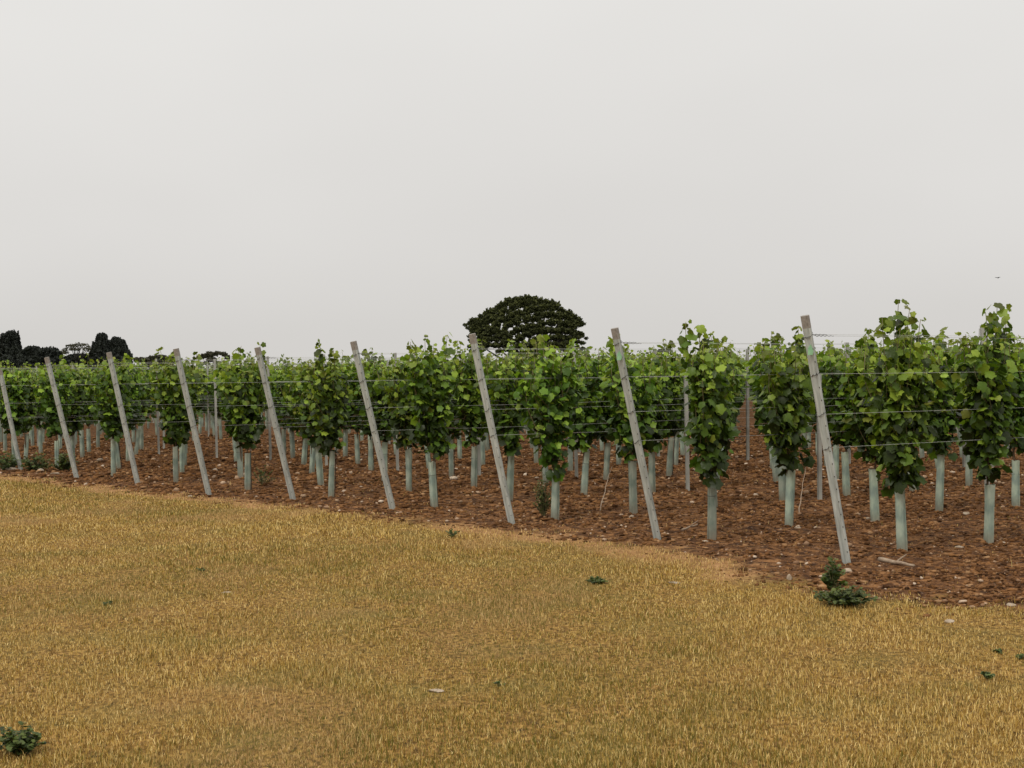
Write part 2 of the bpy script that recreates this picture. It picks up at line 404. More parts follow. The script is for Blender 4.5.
def pebble_mat():
    m, nt, b = new_mat('pebble_stone'); r = attr(nt, 'tone')
    col = ramp(nt, r, [(0, (0.22, 0.12, 0.06)), (0.6, (0.38, 0.25, 0.15)), (1, (0.56, 0.45, 0.34))])
    nt.links.new(col, b.inputs['Base Color']); b.inputs['Roughness'].default_value = 0.9; return m
me = np_mesh('pebbles', P, Fc, pebble_mat(), {'tone': np.repeat(rng.random(len(x))**1.2, 12)})
tag(link('pebbles', me), 'small pale pebbles strewn over the brown soil', 'pebbles', kind='stuff')

# ------------------------------------------------------------------ dry grass
def grass():
    n = 1750000
    y = 4.6+(34-4.6)*rng.random(n)**2.6
    x = (rng.random(n)*2-1)*(0.3425*y+2.6)
    d = soil_dist(x, y); nn = (vn(x*2.5, y*2.5)-.5)*0.9
    dens = np.clip((-(d+nn)-0.05)/0.55, 0.0, 1)
    dens = dens*(1-.72*bare(x, y))
    dens = np.where(d+nn > 0, 0.012, dens*0.8+0.24*(d+nn > -.6)+0.05)
    tuft = 0.5+0.5*np.clip((vn2(x*9, y*9)-.25)*2.2, 0, 1)
    keep = rng.random(n) < dens*tuft
    x, y, d = x[keep], y[keep], d[keep]; n = len(x)
    patch = vn(x*0.55+7, y*0.4+3); patch2 = vn2(x*2.1, y*1.6)
    g = np.clip((patch*0.6+patch2*0.4-0.34)*3.0, 0, 1)*rng.random(n)**0.7            # greener patches
    green_d = np.clip((rng.random(n) < 0.5*g+0.06).astype(float)*.8+g*0.45*rng.random(n), 0, 1)
    h = rng.uniform(0.011, 0.031, n)*(0.75+0.6*patch2)*(1+0.45*np.clip((y-8)/20, 0, 1))*np.where(rng.random(n) < .04, 1.7, 1)*(.7+.6*vn(x*3.1, y*2.3+50))
    w = rng.uniform(0.0009, 0.0020, n)*np.clip(y/7.5, 1, 4)
    az = rng.uniform(0, 2*np.pi, n); lean = np.abs(rng.normal(0.35, 0.45, n)); lean = np.clip(lean, 0, 1.5)
    dirx, diry = np.cos(az), np.sin(az); faz = rng.uniform(0, np.pi, n)
    wx, wy = np.cos(faz)*w, np.sin(faz)*w
    z = ground_z(x, y)-0.003
    L1 = h*0.55; L2 = h
    a1 = lean*0.6; a2 = lean*1.3
    mx_, my_ = x+dirx*np.sin(a1)*L1, y+diry*np.sin(a1)*L1; mz = z+np.cos(a1)*L1
    tx, ty = mx_+dirx*np.sin(a2)*(L2-L1), my_+diry*np.sin(a2)*(L2-L1); tz = mz+np.cos(a2)*(L2-L1)
    V = np.empty((n, 5, 3), np.float32)
    V[:, 0] = np.stack([x-wx, y-wy, z], -1); V[:, 1] = np.stack([x+wx, y+wy, z], -1)
    V[:, 2] = np.stack([mx_+wx*.8, my_+wy*.8, mz], -1); V[:, 3] = np.stack([mx_-wx*.8, my_-wy*.8, mz], -1)
    V[:, 4] = np.stack([tx, ty, tz], -1)
    o = (np.arange(n)*5)[:, None, None]
    Fc = (np.array([[0, 1, 2], [0, 2, 3], [3, 2, 4]])[None]+o).reshape(-1, 3)
    strip = np.clip(bare(x, y)*.7+np.clip((vn(x*0.9+31, y*0.6+9)*.55+vn2(x*3+5, y*2.2)*.45-.56)*5, 0, 1), 0, 1)
    return V.reshape(-1, 3), Fc, {'tone': np.repeat(rng.random(n), 5), 'green': np.repeat(green_d, 5), 'strip': np.repeat(strip, 5)}
V, Fc, at = grass()
def grass_mat():
    m, nt, b = new_mat('dry_grass_blade')
    c = ramp(nt, attr(nt, 'tone'), [(0, (0.07, 0.036, 0.008)), (0.25, (0.28, 0.158, 0.028)), (0.58, (0.60, 0.40, 0.100)), (1, (0.97, 0.76, 0.34))])
    c = mix(nt, math_(nt, 'MULTIPLY', attr(nt, 'strip'), 0.5), c, (0.60, 0.385, 0.20))
    c = mix(nt, attr(nt, 'green'), c, (0.135, 0.13, 0.020))
    nt.links.new(c, b.inputs['Base Color']); b.inputs['Roughness'].default_value = 0.8; b.inputs['Specular IOR Level'].default_value = 0.2
    t = nt.nodes.new('ShaderNodeBsdfTranslucent'); nt.links.new(c, t.inputs['Color'])
    ms = nt.nodes.new('ShaderNodeMixShader'); ms.inputs[0].default_value = 0.25
    nt.links.new(b.outputs[0], ms.inputs[1]); nt.links.new(t.outputs[0], ms.inputs[2])
    nt.links.new(ms.outputs[0], nt.nodes['Material Output'].inputs['Surface']); return m
tag(link('grass', np_mesh('grass', V, Fc, grass_mat(), at)), 'short dry straw-coloured mown grass in front of the vineyard', 'grass', kind='stuff')

# ------------------------------------------------------------------ leaves
LEAF = np.array([(0, .02), (.14, -.12), (.36, -.10), (.50, .08), (.46, .27), (.56, .42), (.50, .62), (.33, .68), (.20, .84), (.03, .98),
                 (-.16, .86), (-.30, .70), (-.50, .60), (-.57, .44), (-.45, .29), (-.50, .10), (-.38, -.08), (-.15, -.12)])
def leaf_template(full=True):
    if full:
        o = LEAF; n = len(o)
        pts = [(0, 0.38)]+[tuple(p) for p in o]
        f = [(0, 1+i, 1+(i+1) % n) for i in range(n)]
    else:
        pts = [(0, 0), (.48, .15), (.42, .62), (0, 1), (-.42, .62), (-.48, .15)]
        f = [(0, 1, 2), (0, 2, 3), (0, 3, 4), (0, 4, 5)]
    p = np.array(pts, float)
    z = -0.30*np.abs(p[:, 0])**1.3 - 0.24*p[:, 1]**2 + (0.035*np.sin(np.arange(len(p))*2.4) if full else 0)
    return np.column_stack([p, z]), np.array(f)
T_FULL, T_LOW = leaf_template(True), leaf_template(False)
def leaves(P, D, Nn, S, tone, young, tmpl):
    """P base points, D tip directions, Nn normals, S sizes"""
    P = np.asarray(P); D = np.asarray(D); Nn = np.asarray(Nn); S = np.asarray(S)
    D = D/np.linalg.norm(D, axis=1, keepdims=True)
    Nn = Nn-D*np.sum(D*Nn, 1, keepdims=True); Nn = Nn/(np.linalg.norm(Nn, axis=1, keepdims=True)+1e-9)
    X = np.cross(D, Nn); t, f = tmpl; k = len(t)
    curl = rng.uniform(0.3, 1.9, len(P)); wid = rng.uniform(.85, 1.15, len(P))
    V = (X[:, None]*(t[None, :, 0, None]*wid[:, None, None])+D[:, None]*t[None, :, 1, None]+Nn[:, None]*(t[None, :, 2, None]*curl[:, None, None]))*S[:, None, None]+P[:, None]
    Fc = (f[None]+(np.arange(len(P))*k)[:, None, None]).reshape(-1, 3)
    return V.reshape(-1, 3), Fc, {'tone': np.repeat(tone, k), 'young': np.repeat(young, k)}

def vine_geometry(seed, top=1.75, full=True, dens=1.0, talls=(), hw=0.33, hang=0.0):
    """local x along the row; returns leaf arrays and the cane lines"""
    r = random.Random(seed)
    P, D, Nn, S, R, Y = [], [], [], [], [], []
    canes = []
    def put(p, az, size, young, bright):
        el = r.gauss(0.55, 0.35)
        droop = r.uniform(0.0, 1.2)
        d = (math.cos(az)*0.8, math.sin(az)*0.8, -droop if young < .5 else r.uniform(-.7, .4))
        n = (math.cos(az)*0.6+r.gauss(0, .5), math.sin(az)*0.6+r.gauss(0, .5), 0.5+r.gauss(0, .45))
        P.append(p); D.append(d); Nn.append(n); S.append(size); R.append(min(1, max(0, bright+r.gauss(0, .29)))); Y.append(min(1, max(0, young)))
    shoots = []
    ns = 13 if full else 9
    for i in range(ns):
        z0 = r.uniform(0.64, 1.05); x0 = r.uniform(-.06, .06)+(z0-.58)*r.uniform(-.5, .5)
        x1 = (i/(ns-1)*2-1)*hw*0.86+r.uniform(-.05, .05); zt = top+.03-abs(r.gauss(0, .17))-0.06*abs(x1/hw)
        shoots.append((x0, r.uniform(-.04, .04), z0, x1, r.uniform(-.15, .15), zt, False))
    for (xt, zt) in talls: shoots.append((xt*.5, 0, 1.0, xt, r.uniform(-.05, .05), zt, True))
    for (x0, y0, z0, x1, y1, zt, tall) in shoots:
        n = max(5, int((zt-z0)/(0.062 if full else 0.105))); pts = []
        ph = r.uniform(0, 6.28); amp = r.uniform(.015, .05)
        for q in range(n+1):
            t = q/n; e = min(1, t*1.35)**1.1
            pts.append((x0+(x1-x0)*e+amp*math.sin(ph+t*7), y0+(y1-y0)*t+amp*math.cos(ph+t*6), z0+(zt-z0)*t))
        canes.append(pts)
        side = 1
        for q in range(0, n+1):
            p = pts[q]; t = (p[2]-0.6)/(zt-0.6)
            k = 2+(1 if r.random() < (0.95 if t < .8 else .4)*dens else 0)+(1 if r.random() < .6*dens and t < .85 else 0)+(1 if r.random() < .35*dens and t < .85 else 0)
            if not full: k = min(k, 4)
            if tall and p[2] > top: k = 2+(r.random() < .4)
            for _ in range(k):
                side = -side
                az = side*math.pi/2+r.gauss(0, .75)
                young = max(0, (p[2]-(zt-.16))/.16)*r.uniform(.1, .75)
                if r.random() < .05: young = max(young, r.uniform(.2, .7))
                size = (r.uniform(.036, .094) if full else r.uniform(.07, .115))*(1-(.3 if tall else .45)*max(0, (p[2]-(zt-.14))/.14))
                if tall and p[2] > top-.05: size *= 1.25
                pl = r.uniform(.02, .11) if p[2] < top-.1 else r.uniform(.01, .045)
                pp = (p[0]+math.cos(az)*pl, p[1]+math.sin(az)*pl, p[2]+r.uniform(-.03, .03))
                put(pp, az, size, young, 0.25+0.38*max(0, min(1, t))+abs(pp[1])*.8)  # lighter upward and outward: leaf age and canopy shade put into the colour
    # skirt of old leaves hanging over the top of the tube
    for _ in range(int((62 if full else 16)*dens)):
        z = r.uniform(0.55-hang, 1.0); wmax = 0.07+0.17*max(0, (z-.5))/.45
        x = r.uniform(-wmax, wmax); yy = r.gauss(0, .07); az = r.choice((-1, 1))*math.pi/2+r.gauss(0, .8)
        put((x, yy+math.sin(az)*.05, z+.05), az, r.uniform(.06, .12) if full else r.uniform(.09, .14), 0, 0.22)  # dark tone: old leaves, with their shade also put into the colour
    return (P, D, Nn, S, R, Y), canes

def vine_mesh(seed, full=True, **kw):
    data, canes = vine_geometry(seed, full=full, **kw)
    P, D, Nn, S, R, Y = data
    V, Fc, at = leaves(P, D, Nn, S, np.array(R), np.array(Y), T_FULL if full else T_LOW)
    lm = np_mesh('foliage', V, Fc, M_VINE, at, smooth=False)
    mb = MB()
    for c in canes:
        c2 = c[::2]+[c[-1]]
        mb.tube(c2, [0.0052*(1-.6*i/len(c2)) for i in range(len(c2))], 5 if full else 3)
    cm = mb.mesh('canes', M_CANE, True)
    mb = MB(); r = random.Random(seed+5)
    mb.tube([(r.uniform(-.012, .012), r.uniform(-.012, .012), z) for z in (-.02, .2, .42, .6, .78)]+[(.01, 0, .93)], [.012, .011, .010, .010, .009, .007], 7)
    if full: mb.tube([(.01, 0, .86), (.16, .01, .905), (.34, 0, .90)], [.006, .005, .004], 6)
    tm = mb.mesh('trunk', M_BARK, True)
    return lm, cm, tm

ORD = ['first', 'second', 'third', 'fourth', 'fifth', 'sixth', 'seventh', 'eighth', 'ninth', 'tenth']
ROWN = {8: 'rightmost leaning post', 7: 'second leaning post from the right', 6: 'third leaning post from the right',
        5: 'fourth leaning post from the right', 4: 'middle leaning post', 3: 'fourth leaning post from the left',
        2: 'third leaning post from the left', 1: 'second leaning post from the left', 0: 'leftmost leaning post'}

cells = []
for k in range(-60, 10):
    for j in range(0, 150):
        x, y = vine_xy(k, j)
        if y > 92 or y < 5: continue
        if abs(x) < 0.3425*y+3.0: cells.append((y, k, j, x))
cells.sort()
vis = [c for c in cells if c[1] <= 8 and in_view(c[3], c[0], 0.30)]
near300 = vis[:300]
near_set = {(c[1], c[2]) for c in near300}
ROT = math.atan2(B[1], B[0])

HERO = {  # (row, place): canopy top, tall shoots (x, height), half width
    (8, 0): dict(top=1.82, talls=((-.02, 2.07), (.13, 2.01), (-.19, 1.93), (.22, 1.92)), hw=.31, hang=.10),
    (8, 1): dict(top=1.86, talls=((.10, 2.06), (.28, 2.02), (-.04, 1.98)), hw=.36),
    (7, 0): dict(top=1.83, talls=((-.22, 1.98), (-.10, 1.93)), hw=.25, hang=.06),
    (7, 1): dict(top=1.80, talls=((.20, 1.92),), hw=.33, hang=.05),
    (7, 2): dict(top=1.80, talls=((-.05, 1.92),), hw=.40),
    (7, 3): dict(top=1.80, talls=((.1, 1.9),), hw=.40),
    (7, 4): dict(top=1.86, talls=((-.1, 1.98),), hw=.40),
    (6, 0): dict(top=1.80, talls=((-.1, 1.90), (.25, 1.88)), hw=.38, hang=.10),
    (6, 1): dict(top=1.76, talls=((-.2, 1.92), (-.28, 1.86)), hw=.34),
    (5, 0): dict(top=1.84, talls=((-.08, 1.98), (.18, 1.98), (-.28, 1.90)), hw=.36),
    (5, 1): dict(top=1.80, talls=((.2, 1.92),), hw=.38),
    (4, 0): dict(top=1.78, talls=((-.12, 2.00), (.05, 1.88)), hw=.35),
    (4, 1): dict(top=1.76, talls=((.1, 1.94),), hw=.36),
    (3, 0): dict(top=1.84, talls=((-.05, 1.96), (.22, 1.98)), hw=.38),
    (2, 0): dict(top=1.88, talls=((-.2, 2.00), (0, 1.94)), hw=.38),
    (1, 0): dict(top=1.88, talls=((.2, 1.94),), hw=.38),
    (0, 0): dict(top=1.92, talls=((.1, 1.98),), hw=.38),
}
variants = [vine_mesh(100+i, True, top=1.84+.10*random.random(), dens=1.0, hw=.32+.06*random.random(),
                      talls=tuple((random.uniform(-.3, .3), random.uniform(1.88, 2.0)) for _ in range(random.choice((0, 1, 1, 2))))) for i in range(12)]
lowvar = [vine_mesh(300+i, False, top=1.86+.08*random.random(), hw=.44, talls=((random.uniform(-.2, .2), 1.98),)) for i in range(8)]

HERO_LABEL = {
    (8, 0): 'tall leafy grapevine with shoots above the wires, first beside the rightmost leaning post',
    (8, 1): 'large grapevine with yellow-green top leaves at the right edge, second along the nearest row',
    (7, 0): 'narrow column-shaped grapevine, first along the row of the second leaning post from the right',
    (7, 1): 'grapevine immediately left of the rightmost leaning post, bushy down to its tube',
    (6, 0): 'grapevine with lower leaves hanging over its tube, right of the third leaning post from right',
    (5, 0): 'grapevine with three upright shoot tips, right of the fourth leaning post from the right',
    (4, 0): 'grapevine with one round pale leaf pair on top, right of the middle leaning post',
}
def vine_label(k, j, what):
    if k < 0: return what+' in the far rows beyond the row of the leftmost leaning post'
    if j > 7: return what+' far along the row of the '+ROWN[k]
    return '%s, %s along the row of the %s' % (what, ORD[j], ROWN[k])

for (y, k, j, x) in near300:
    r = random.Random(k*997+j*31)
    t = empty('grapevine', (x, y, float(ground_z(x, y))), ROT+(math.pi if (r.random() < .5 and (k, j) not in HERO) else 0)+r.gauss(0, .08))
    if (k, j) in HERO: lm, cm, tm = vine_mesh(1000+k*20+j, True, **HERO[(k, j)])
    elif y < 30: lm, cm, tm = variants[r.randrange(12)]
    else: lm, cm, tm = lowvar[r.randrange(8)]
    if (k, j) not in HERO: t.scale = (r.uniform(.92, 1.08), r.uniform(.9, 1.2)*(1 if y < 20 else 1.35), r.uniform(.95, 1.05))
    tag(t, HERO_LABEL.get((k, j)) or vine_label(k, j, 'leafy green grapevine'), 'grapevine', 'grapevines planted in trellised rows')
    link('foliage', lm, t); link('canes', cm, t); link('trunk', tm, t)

def vine_stuff():
    Vs, Fs, R, Y = [], [], [], []; off = 0
    cache = []
    for lm, cm, tm in lowvar:
        n = len(lm.vertices); v = np.empty(n*3, np.float32); lm.vertices.foreach_get('co', v)
        f = np.empty(len(lm.polygons)*3, np.int32); lm.loops.foreach_get('vertex_index', f)
        a = np.empty(n, np.float32); lm.attributes['tone'].data.foreach_get('value', a)
        b = np.empty(n, np.float32); lm.attributes['young'].data.foreach_get('value', b)
        cache.append((v.reshape(-1, 3), f.reshape(-1, 3), a, b))
    for (y, k, j, x) in cells:
        if (k, j) in near_set: continue
        if k > 8 and y < 12: continue
        r = random.Random(k*997+j*31); v, f, a, b = cache[r.randrange(len(cache))]
        if y > 34: v = v*np.array([1.12, 1.7, 1.0]); v[:, 2] -= np.clip(1.1-v[:, 2], 0, 1)*.28*min(1, (y-34)/15)
        an = ROT+(math.pi if r.random() < .5 else 0); c, s = math.cos(an), math.sin(an); sc = r.uniform(.93, 1.06)
        w = np.stack([v[:, 0]*c-v[:, 1]*s+x, v[:, 0]*s+v[:, 1]*c+y, v[:, 2]*sc], -1)
        Vs.append(w); Fs.append(f+off); off += len(w); R.append(np.clip(a+r.gauss(0, .06), 0, 1)); Y.append(b)
    return np.concatenate(Vs), np.concatenate(Fs), {'tone': np.concatenate(R), 'young': np.concatenate(Y)}
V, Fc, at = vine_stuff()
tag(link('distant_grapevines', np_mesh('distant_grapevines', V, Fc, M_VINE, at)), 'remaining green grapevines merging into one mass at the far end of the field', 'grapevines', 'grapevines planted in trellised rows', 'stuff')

# ------------------------------------------------------------------ vine guards
def guard_mesh(seed):
    r = random.Random(seed); mb = MB()
    w = 0.038
    prof = []
    for q in range(16):                                           # rounded square tube
        a = 2*math.pi*q/16+.2; k = 1/(abs(math.cos(a))**4+abs(math.sin(a))**4)**.25
        prof.append((math.cos(a)*w*k, math.sin(a)*w*k*.95))
    zs = [-.02, .12, .30, .46, GUARD_H]
    vs, fs = [], []
    lx, ly = r.uniform(-.012, .012), r.uniform(-.012, .012)
    rings = []
    for inner in (1.0, .93):
        for z in (zs if inner == 1.0 else zs[::-1]):
            sc = inner*(1+.05*math.sin(z*9+seed)); base = len(vs)
            vs += [(x*sc+lx*z/.5, y*sc+ly*z/.5, z+(.006*math.sin(3*math.atan2(y, x)+seed) if z == GUARD_H else 0)) for x, y in prof]
            rings.append(base)
    for a, b in zip(rings[:-1], rings[1:]):
        for q in range(16): fs.append((a+q, a+(q+1) % 16, b+(q+1) % 16, b+q))
    mb.add(vs, fs)
    a = r.uniform(3.6, 5.6); ca, sa = math.cos(a), math.sin(a); kk = 1/(abs(ca)**4+abs(sa)**4)**.25   # the folded seam
    for q in range(len(zs)-1):
        fx = []
        for z in (zs[q], zs[q+1]):
            sc = 1+.05*math.sin(z*9+seed)
            for (o, t) in ((.98, -.003), (1.20, -.003), (1.20, .003), (.98, .003)):
                fx.append((ca*w*kk*sc*o-sa*t+lx*z/.5, sa*w*kk*sc*o*.95+ca*t+ly*z/.5, z))
        mb.add(fx, [(0, 1, 5, 4), (1, 2, 6, 5), (2, 3, 7, 6)])
    return mb.mesh('tube', M_GUARD)
gm = [guard_mesh(i) for i in range(8)]
mb = MB(); mb.tube([(.05, .0, -.02), (.048, 0, .66)], .005, 6); rod = mb.mesh('support_rod', M_STRAP)
mb = MB(); mb.tube([(.043*math.cos(a), .043*math.sin(a), .40) for a in [2*math.pi*q/14 for q in range(15)]], .0022, 5, cap=False); tie = mb.mesh('tie', M_STRAP)
gset = near300
for (y, k, j, x) in gset:
    r = random.Random(k*77+j*13+4)
    g = empty('vine_guard', (x, y, float(ground_z(x, y))-.01), ROT+r.uniform(-.5, .5))
    g.rotation_euler = (r.gauss(0, .03), r.gauss(0, .042), ROT+r.uniform(-.5, .5))
    s = r.uniform(.90, 1.08); g.scale = (r.uniform(.92, 1.08), 1, s)
    if (k, j) == (5, 2): g.rotation_euler = (0, .10, .2)
    if (k, j) == (4, 0): g.rotation_euler = (0, .05, .2)
    tag(g, vine_label(k, j, 'pale green plastic tube'), 'vine guard', 'plastic tube guards around the vine stems')
    link('tube', gm[r.randrange(8)], g)
    if y < 32 and r.random() < .35: link('support_rod', rod, g)
    if y < 32 and r.random() < .4: link('tie', tie, g)
Vs, Fs, off = [], [], 0
for (y, k, j, x) in cells:
    if (k, j) in near_set or (k > 8 and y < 12): continue
    w = .037
    v = np.array([(x+w*sx, y+w*sy, z) for z in (0, GUARD_H) for sx, sy in ((-1, 0), (0, -1), (1, 0), (0, 1))])
    Vs.append(v); Fs.append(np.array([(0, 1, 5, 4), (1, 2, 6, 5), (2, 3, 7, 6), (3, 0, 4, 7)])+off); off += 8
tag(link('distant_vine_guards', np_mesh('distant_vine_guards', np.concatenate(Vs), np.concatenate(Fs), M_GUARD)), 'remaining pale tube guards crowded together at the far end of the field', 'vine guards', 'plastic tube guards around the vine stems', 'stuff')

# ------------------------------------------------------------------ leaning end posts
def end_post_parts():
    L0 = 2.05
    S_ = .90
    prof = [(-.036, -.026), (-.012, -.034), (.010, -.034), (.014, -.040), (.022, -.040), (.036, -.022), (.036, .022), (.018, .032), (-.018, .032), (-.036, .024)]
    prof = [(x*S_, y*S_) for x, y in prof]
    body = MB(); body.prism(prof, -.25, L0-.10)
    cap = MB(); cap.prism([(x*1.012, y*1.012) for x, y in prof], L0-.10, L0)
    holes = MB()
    for q in range(17):
        z = .10+q*.105
        holes.prism([(.013+.004*math.cos(a), 0+.004*math.sin(a)) for a in [i*math.pi/3 for i in range(6)]], 0, .003)
        base = len(holes.v)-12
        for i in range(12):                                   # turn the disc to face the front of the post
            vx, vy, vz = holes.v[base+i]; holes.v[base+i] = (vx+.003, -.0358-vz-.0008, z+vy*1.6)
    return body.mesh('post_body', M_POST), cap.mesh('post_top', M_POSTTOP), holes.mesh('holes', M_HOLE)
PB, PT, PHO = end_post_parts()
WZ = [0.91, 1.17, 1.48, 1.775]
post_labels = {k: 'grey-green metal end post leaning outwards, the '+ROWN[k]+(' of nine' if k == 4 else '') for k in range(9)}
post_labels[8] = 'tallest grey-green end post, the rightmost leaning post, dark weed at its foot'
post_labels[0] = 'smallest grey-green leaning end post, at the left edge above low green weeds'
tops_px = [(0,372),(47,357),(109,352),(176,349),(257,347),(353,341),(472,334),(615,328),(805,315)]
post_top = {}
def lean_top(k):
    p = post_xy(k); a = np.array([p[0]-B[0]*LEAN, p[1]-B[1]*LEAN, POST_H])
    if 0 <= k <= 8:                                  # fit lean and height to the post in the photo
        best = None
        for le in np.arange(.15, .62, .01):
            for hh in np.arange(1.75, 2.08, .01):
                X, Y, Z = p[0]-B[0]*le, p[1]-B[1]*le, hh
                u = FPX*X/Y; w = -FPX*(Z-H)/Y; c, s = math.cos(ROLL), math.sin(ROLL)
                e = (512+u*c-w*s-tops_px[k][0])**2+(HORIZON+u*s+w*c-tops_px[k][1])**2+((le-.42)*10)**2
                if best is None or e < best[0]: best = (e, X, Y, Z)
        a = np.array(best[1:])
    return a
def wire_start(k, z):
    p = post_xy(k); t = post_top[k]; f = z/t[2]
    return Vector((p[0]+(t[0]-p[0])*f, p[1]+(t[1]-p[1])*f, z))
for k in range(9):
    p = post_xy(k); t = lean_top(k); post_top[k] = t
    ax = Vector((t[0]-p[0], t[1]-p[1], t[2])); ln = ax.length; ax.normalize()
    e = empty('end_post', (p[0], p[1], 0))
    q = ax.to_track_quat('Z', 'Y')
    # face the ridged side towards the headland grass
    M = q.to_matrix().to_4x4()
    want = Vector((-.15, -1, 0)); want = (want-ax*want.dot(ax)).normalized()
    cur = M.to_3x3() @ Vector((0, -1, 0)); ang = math.atan2(cur.cross(want).dot(ax), cur.dot(want))
    e.matrix_world = Matrix.Translation((p[0], p[1], 0)) @ Matrix.Rotation(ang, 4, ax) @ M @ Matrix.Scale(ln/2.05, 4, (0, 0, 1))
    tag(e, post_labels[k], 'end post', 'leaning end posts of the vine rows')
    link('post_body', PB, e); link('post_top', PT, e); link('holes', PHO, e)
    mb = MB(); r = random.Random(k)
    inv = e.matrix_world.inverted()
    for z in WZ:
        c = inv @ wire_start(k, z)
        pts = [(.036*math.cos(a), .039*math.sin(a), c.z+r.uniform(-.01, .01)+.012*math.cos(a)) for a in [2*math.pi*i/16 for i in range(17)]]
        mb.tube(pts, .003, 5, cap=False)
    link('wire_loop', mb.mesh('wire_loops', M_WIREDARK, True), e)

# ------------------------------------------------------------------ green tags on the two nearest posts
for k, lab in ((8, 'small bright green plastic tag hanging near the top of the rightmost leaning post'),
               (7, 'small bright green plastic tag near the top of the second leaning post from right')):
    p = wire_start(k, 1.665)
    mb = MB(); o = [(-.018, -.040), (.020, -.036), (.026, -.006), (.010, .022), (-.002, .044), (-.020, .014)]
    mb.v = []; vs = [(x, -.003+abs(x)*.15, z) for x, z in o]+[(x, .001+abs(x)*.15, z) for x, z in o]
    mb.add(vs, [tuple(range(6)), tuple(range(11, 5, -1))]+[(i, (i+1) % 6, 6+(i+1) % 6, 6+i) for i in range(6)])
    o = link('plastic_tag', mb.mesh('plastic_tag', M_TAG)); o.location = (p.x-.012, p.y-.055, p.z); o.rotation_euler = (0, .1, .2)
    tag(o, lab, 'tag', 'green tags on the end posts')

# ------------------------------------------------------------------ steel line posts
def line_post_mesh():
    mb = MB(); a, b, t = .022, .020, .0035            # C section, open side turned to -x
    prof = [(-a, -b), (a, -b), (a, b), (-a, b), (-a, b-t*2), (a-t, b-t*2), (a-t, -b+t*2), (-a, -b+t*2)]
    n = len(prof); z0, z1 = -.3, 1.94
    vs = [(x, y, z0) for x, y in prof]+[(x, y, z1) for x, y in prof]
    fs = [(q, (q+1) % n, n+(q+1) % n, n+q) for q in range(n)]
    for o in (0, n): fs += [(o+0, o+1, o+6, o+7), (o+1, o+2, o+5, o+6), (o+2, o+3, o+4, o+5)]
    mb.add(vs, fs); return mb.mesh('post_body', M_STEEL)
LP = line_post_mesh()
mb = MB()
for q in range(12):
    z = .55+q*.115; mb.add([(.0235, -.012, z), (.034, -.012, z+.004), (.034, -.012, z+.018), (.0235, -.012, z+.014), (.0235, -.009, z), (.034, -.009, z+.004), (.034, -.009, z+.018), (.0235, -.009, z+.014)],
           [(0, 1, 2, 3), (7, 6, 5, 4), (0, 4, 5, 1), (1, 5, 6, 2), (2, 6, 7, 3), (3, 7, 4, 0)])
HK = mb.mesh('wire_hooks', M_STEEL)
steel_px = {(7, 0): (988, 508), (5, 0): (688, 490.6), (6, 0): (820, 499), (4, 0): (576.7, 478), (3, 1): (748, 460.5), (5, 1): (964.7, 468), (-1, 0): (217, 459), (-3, 0): (164, 450), (0, 0): (270.7, 460)}
def steel_xy(k, i):
    if (k, i) in steel_px: return np.array(unproj(*steel_px[(k, i)]))
    return lat(k, (4+5*i)*VINE)
ns_ = 0
for k in range(8, -30, -1):
    for i in range(0, 14):
        x, y = steel_xy(k, i)
        if y > 60 or not in_view(x, y, .05): continue
        e = empty('line_post', (x, y, 0), random.gauss(0, .1)+.25); e.rotation_euler[0] = random.gauss(0, .008); e.rotation_euler[1] = random.gauss(0, .008)
        e.scale[2] = random.uniform(.98, 1.02) if (k, i) != (6, 0) else .76
        if k >= 0 and i < 3: lab = 'slim upright steel post, %s along the row of the %s' % (ORD[i], ROWN[k])
        elif k >= 0: lab = 'slim upright steel post far along the row of the '+ROWN[k]
        else: lab = 'slim upright steel post in the far rows beyond the leftmost leaning post'
        tag(e, lab, 'line post', 'slim steel posts within the rows'); ns_ += 1
        link('post_body', LP, e)
        if y < 35: link('wire_hooks', HK, e)

# ------------------------------------------------------------------ trellis wires
WN = ['lowest', 'second-lowest', 'second-highest', 'front topmost', 'back topmost']
for k in range(8, -9, -1):
    if k not in post_top: post_top[k] = lean_top(k)
    # the row's end within the built field
    tmax = 0
    for i in range(0, 16):
        x, y = steel_xy(k, i)
        if in_view(x, y, 2.0) and y < 70: tmax = i
    if k == 8: tmax = 0
    for w, (z, off) in enumerate(((WZ[0], 0), (WZ[1], .0), (WZ[2], .0), (WZ[3], -.03), (WZ[3]+.012, .03))):
        s = wire_start(k, z); nrm = Vector((B[1], -B[0], 0))
        pts = [s+nrm*(.036 if off <= 0 else -.036)]
        for i in range(0, tmax+1):
            q = steel_xy(k, i); zz = z+random.uniform(-.012, .012)
            e2 = Vector((q[0], q[1], zz))+nrm*(.012 if w < 3 else (.03 if off <= 0 else -.03))
            a0 = pts[-1]; pts.append((a0+e2)/2+Vector((0, 0, -.012))); pts.append(e2)
        mb = MB(); mb.tube(pts, .0012, 5)
        if w >= 3 and k >= 0:                        # the twisted tail where the wire is tied off
            d = (pts[1]-pts[0]).normalized(); tw = []
            for q in range(26):
                a = q*1.25; rr = .006*(1-q/32)
                tw.append(pts[0]+d*(.03+q*.0085)+Vector((0, 0, 1))*math.sin(a)*rr+nrm*math.cos(a)*rr)
            m2 = MB(); m2.tube(tw, .0022, 5)
        o = link('trellis_wire', mb.mesh('trellis_wire', M_WIRE, True))
        if w >= 3 and k >= 0: link('twisted_tail', m2.mesh('twisted_tail', M_WIREDARK, True), o)
        lab = ('thin %s wire of the row of the %s' % (WN[w], ROWN[k])) if k >= 0 else 'thin %s wire in the far rows beyond the leftmost leaning post' % WN[w]
        tag(o, lab, 'wire', 'thin trellis wires strung along the rows')

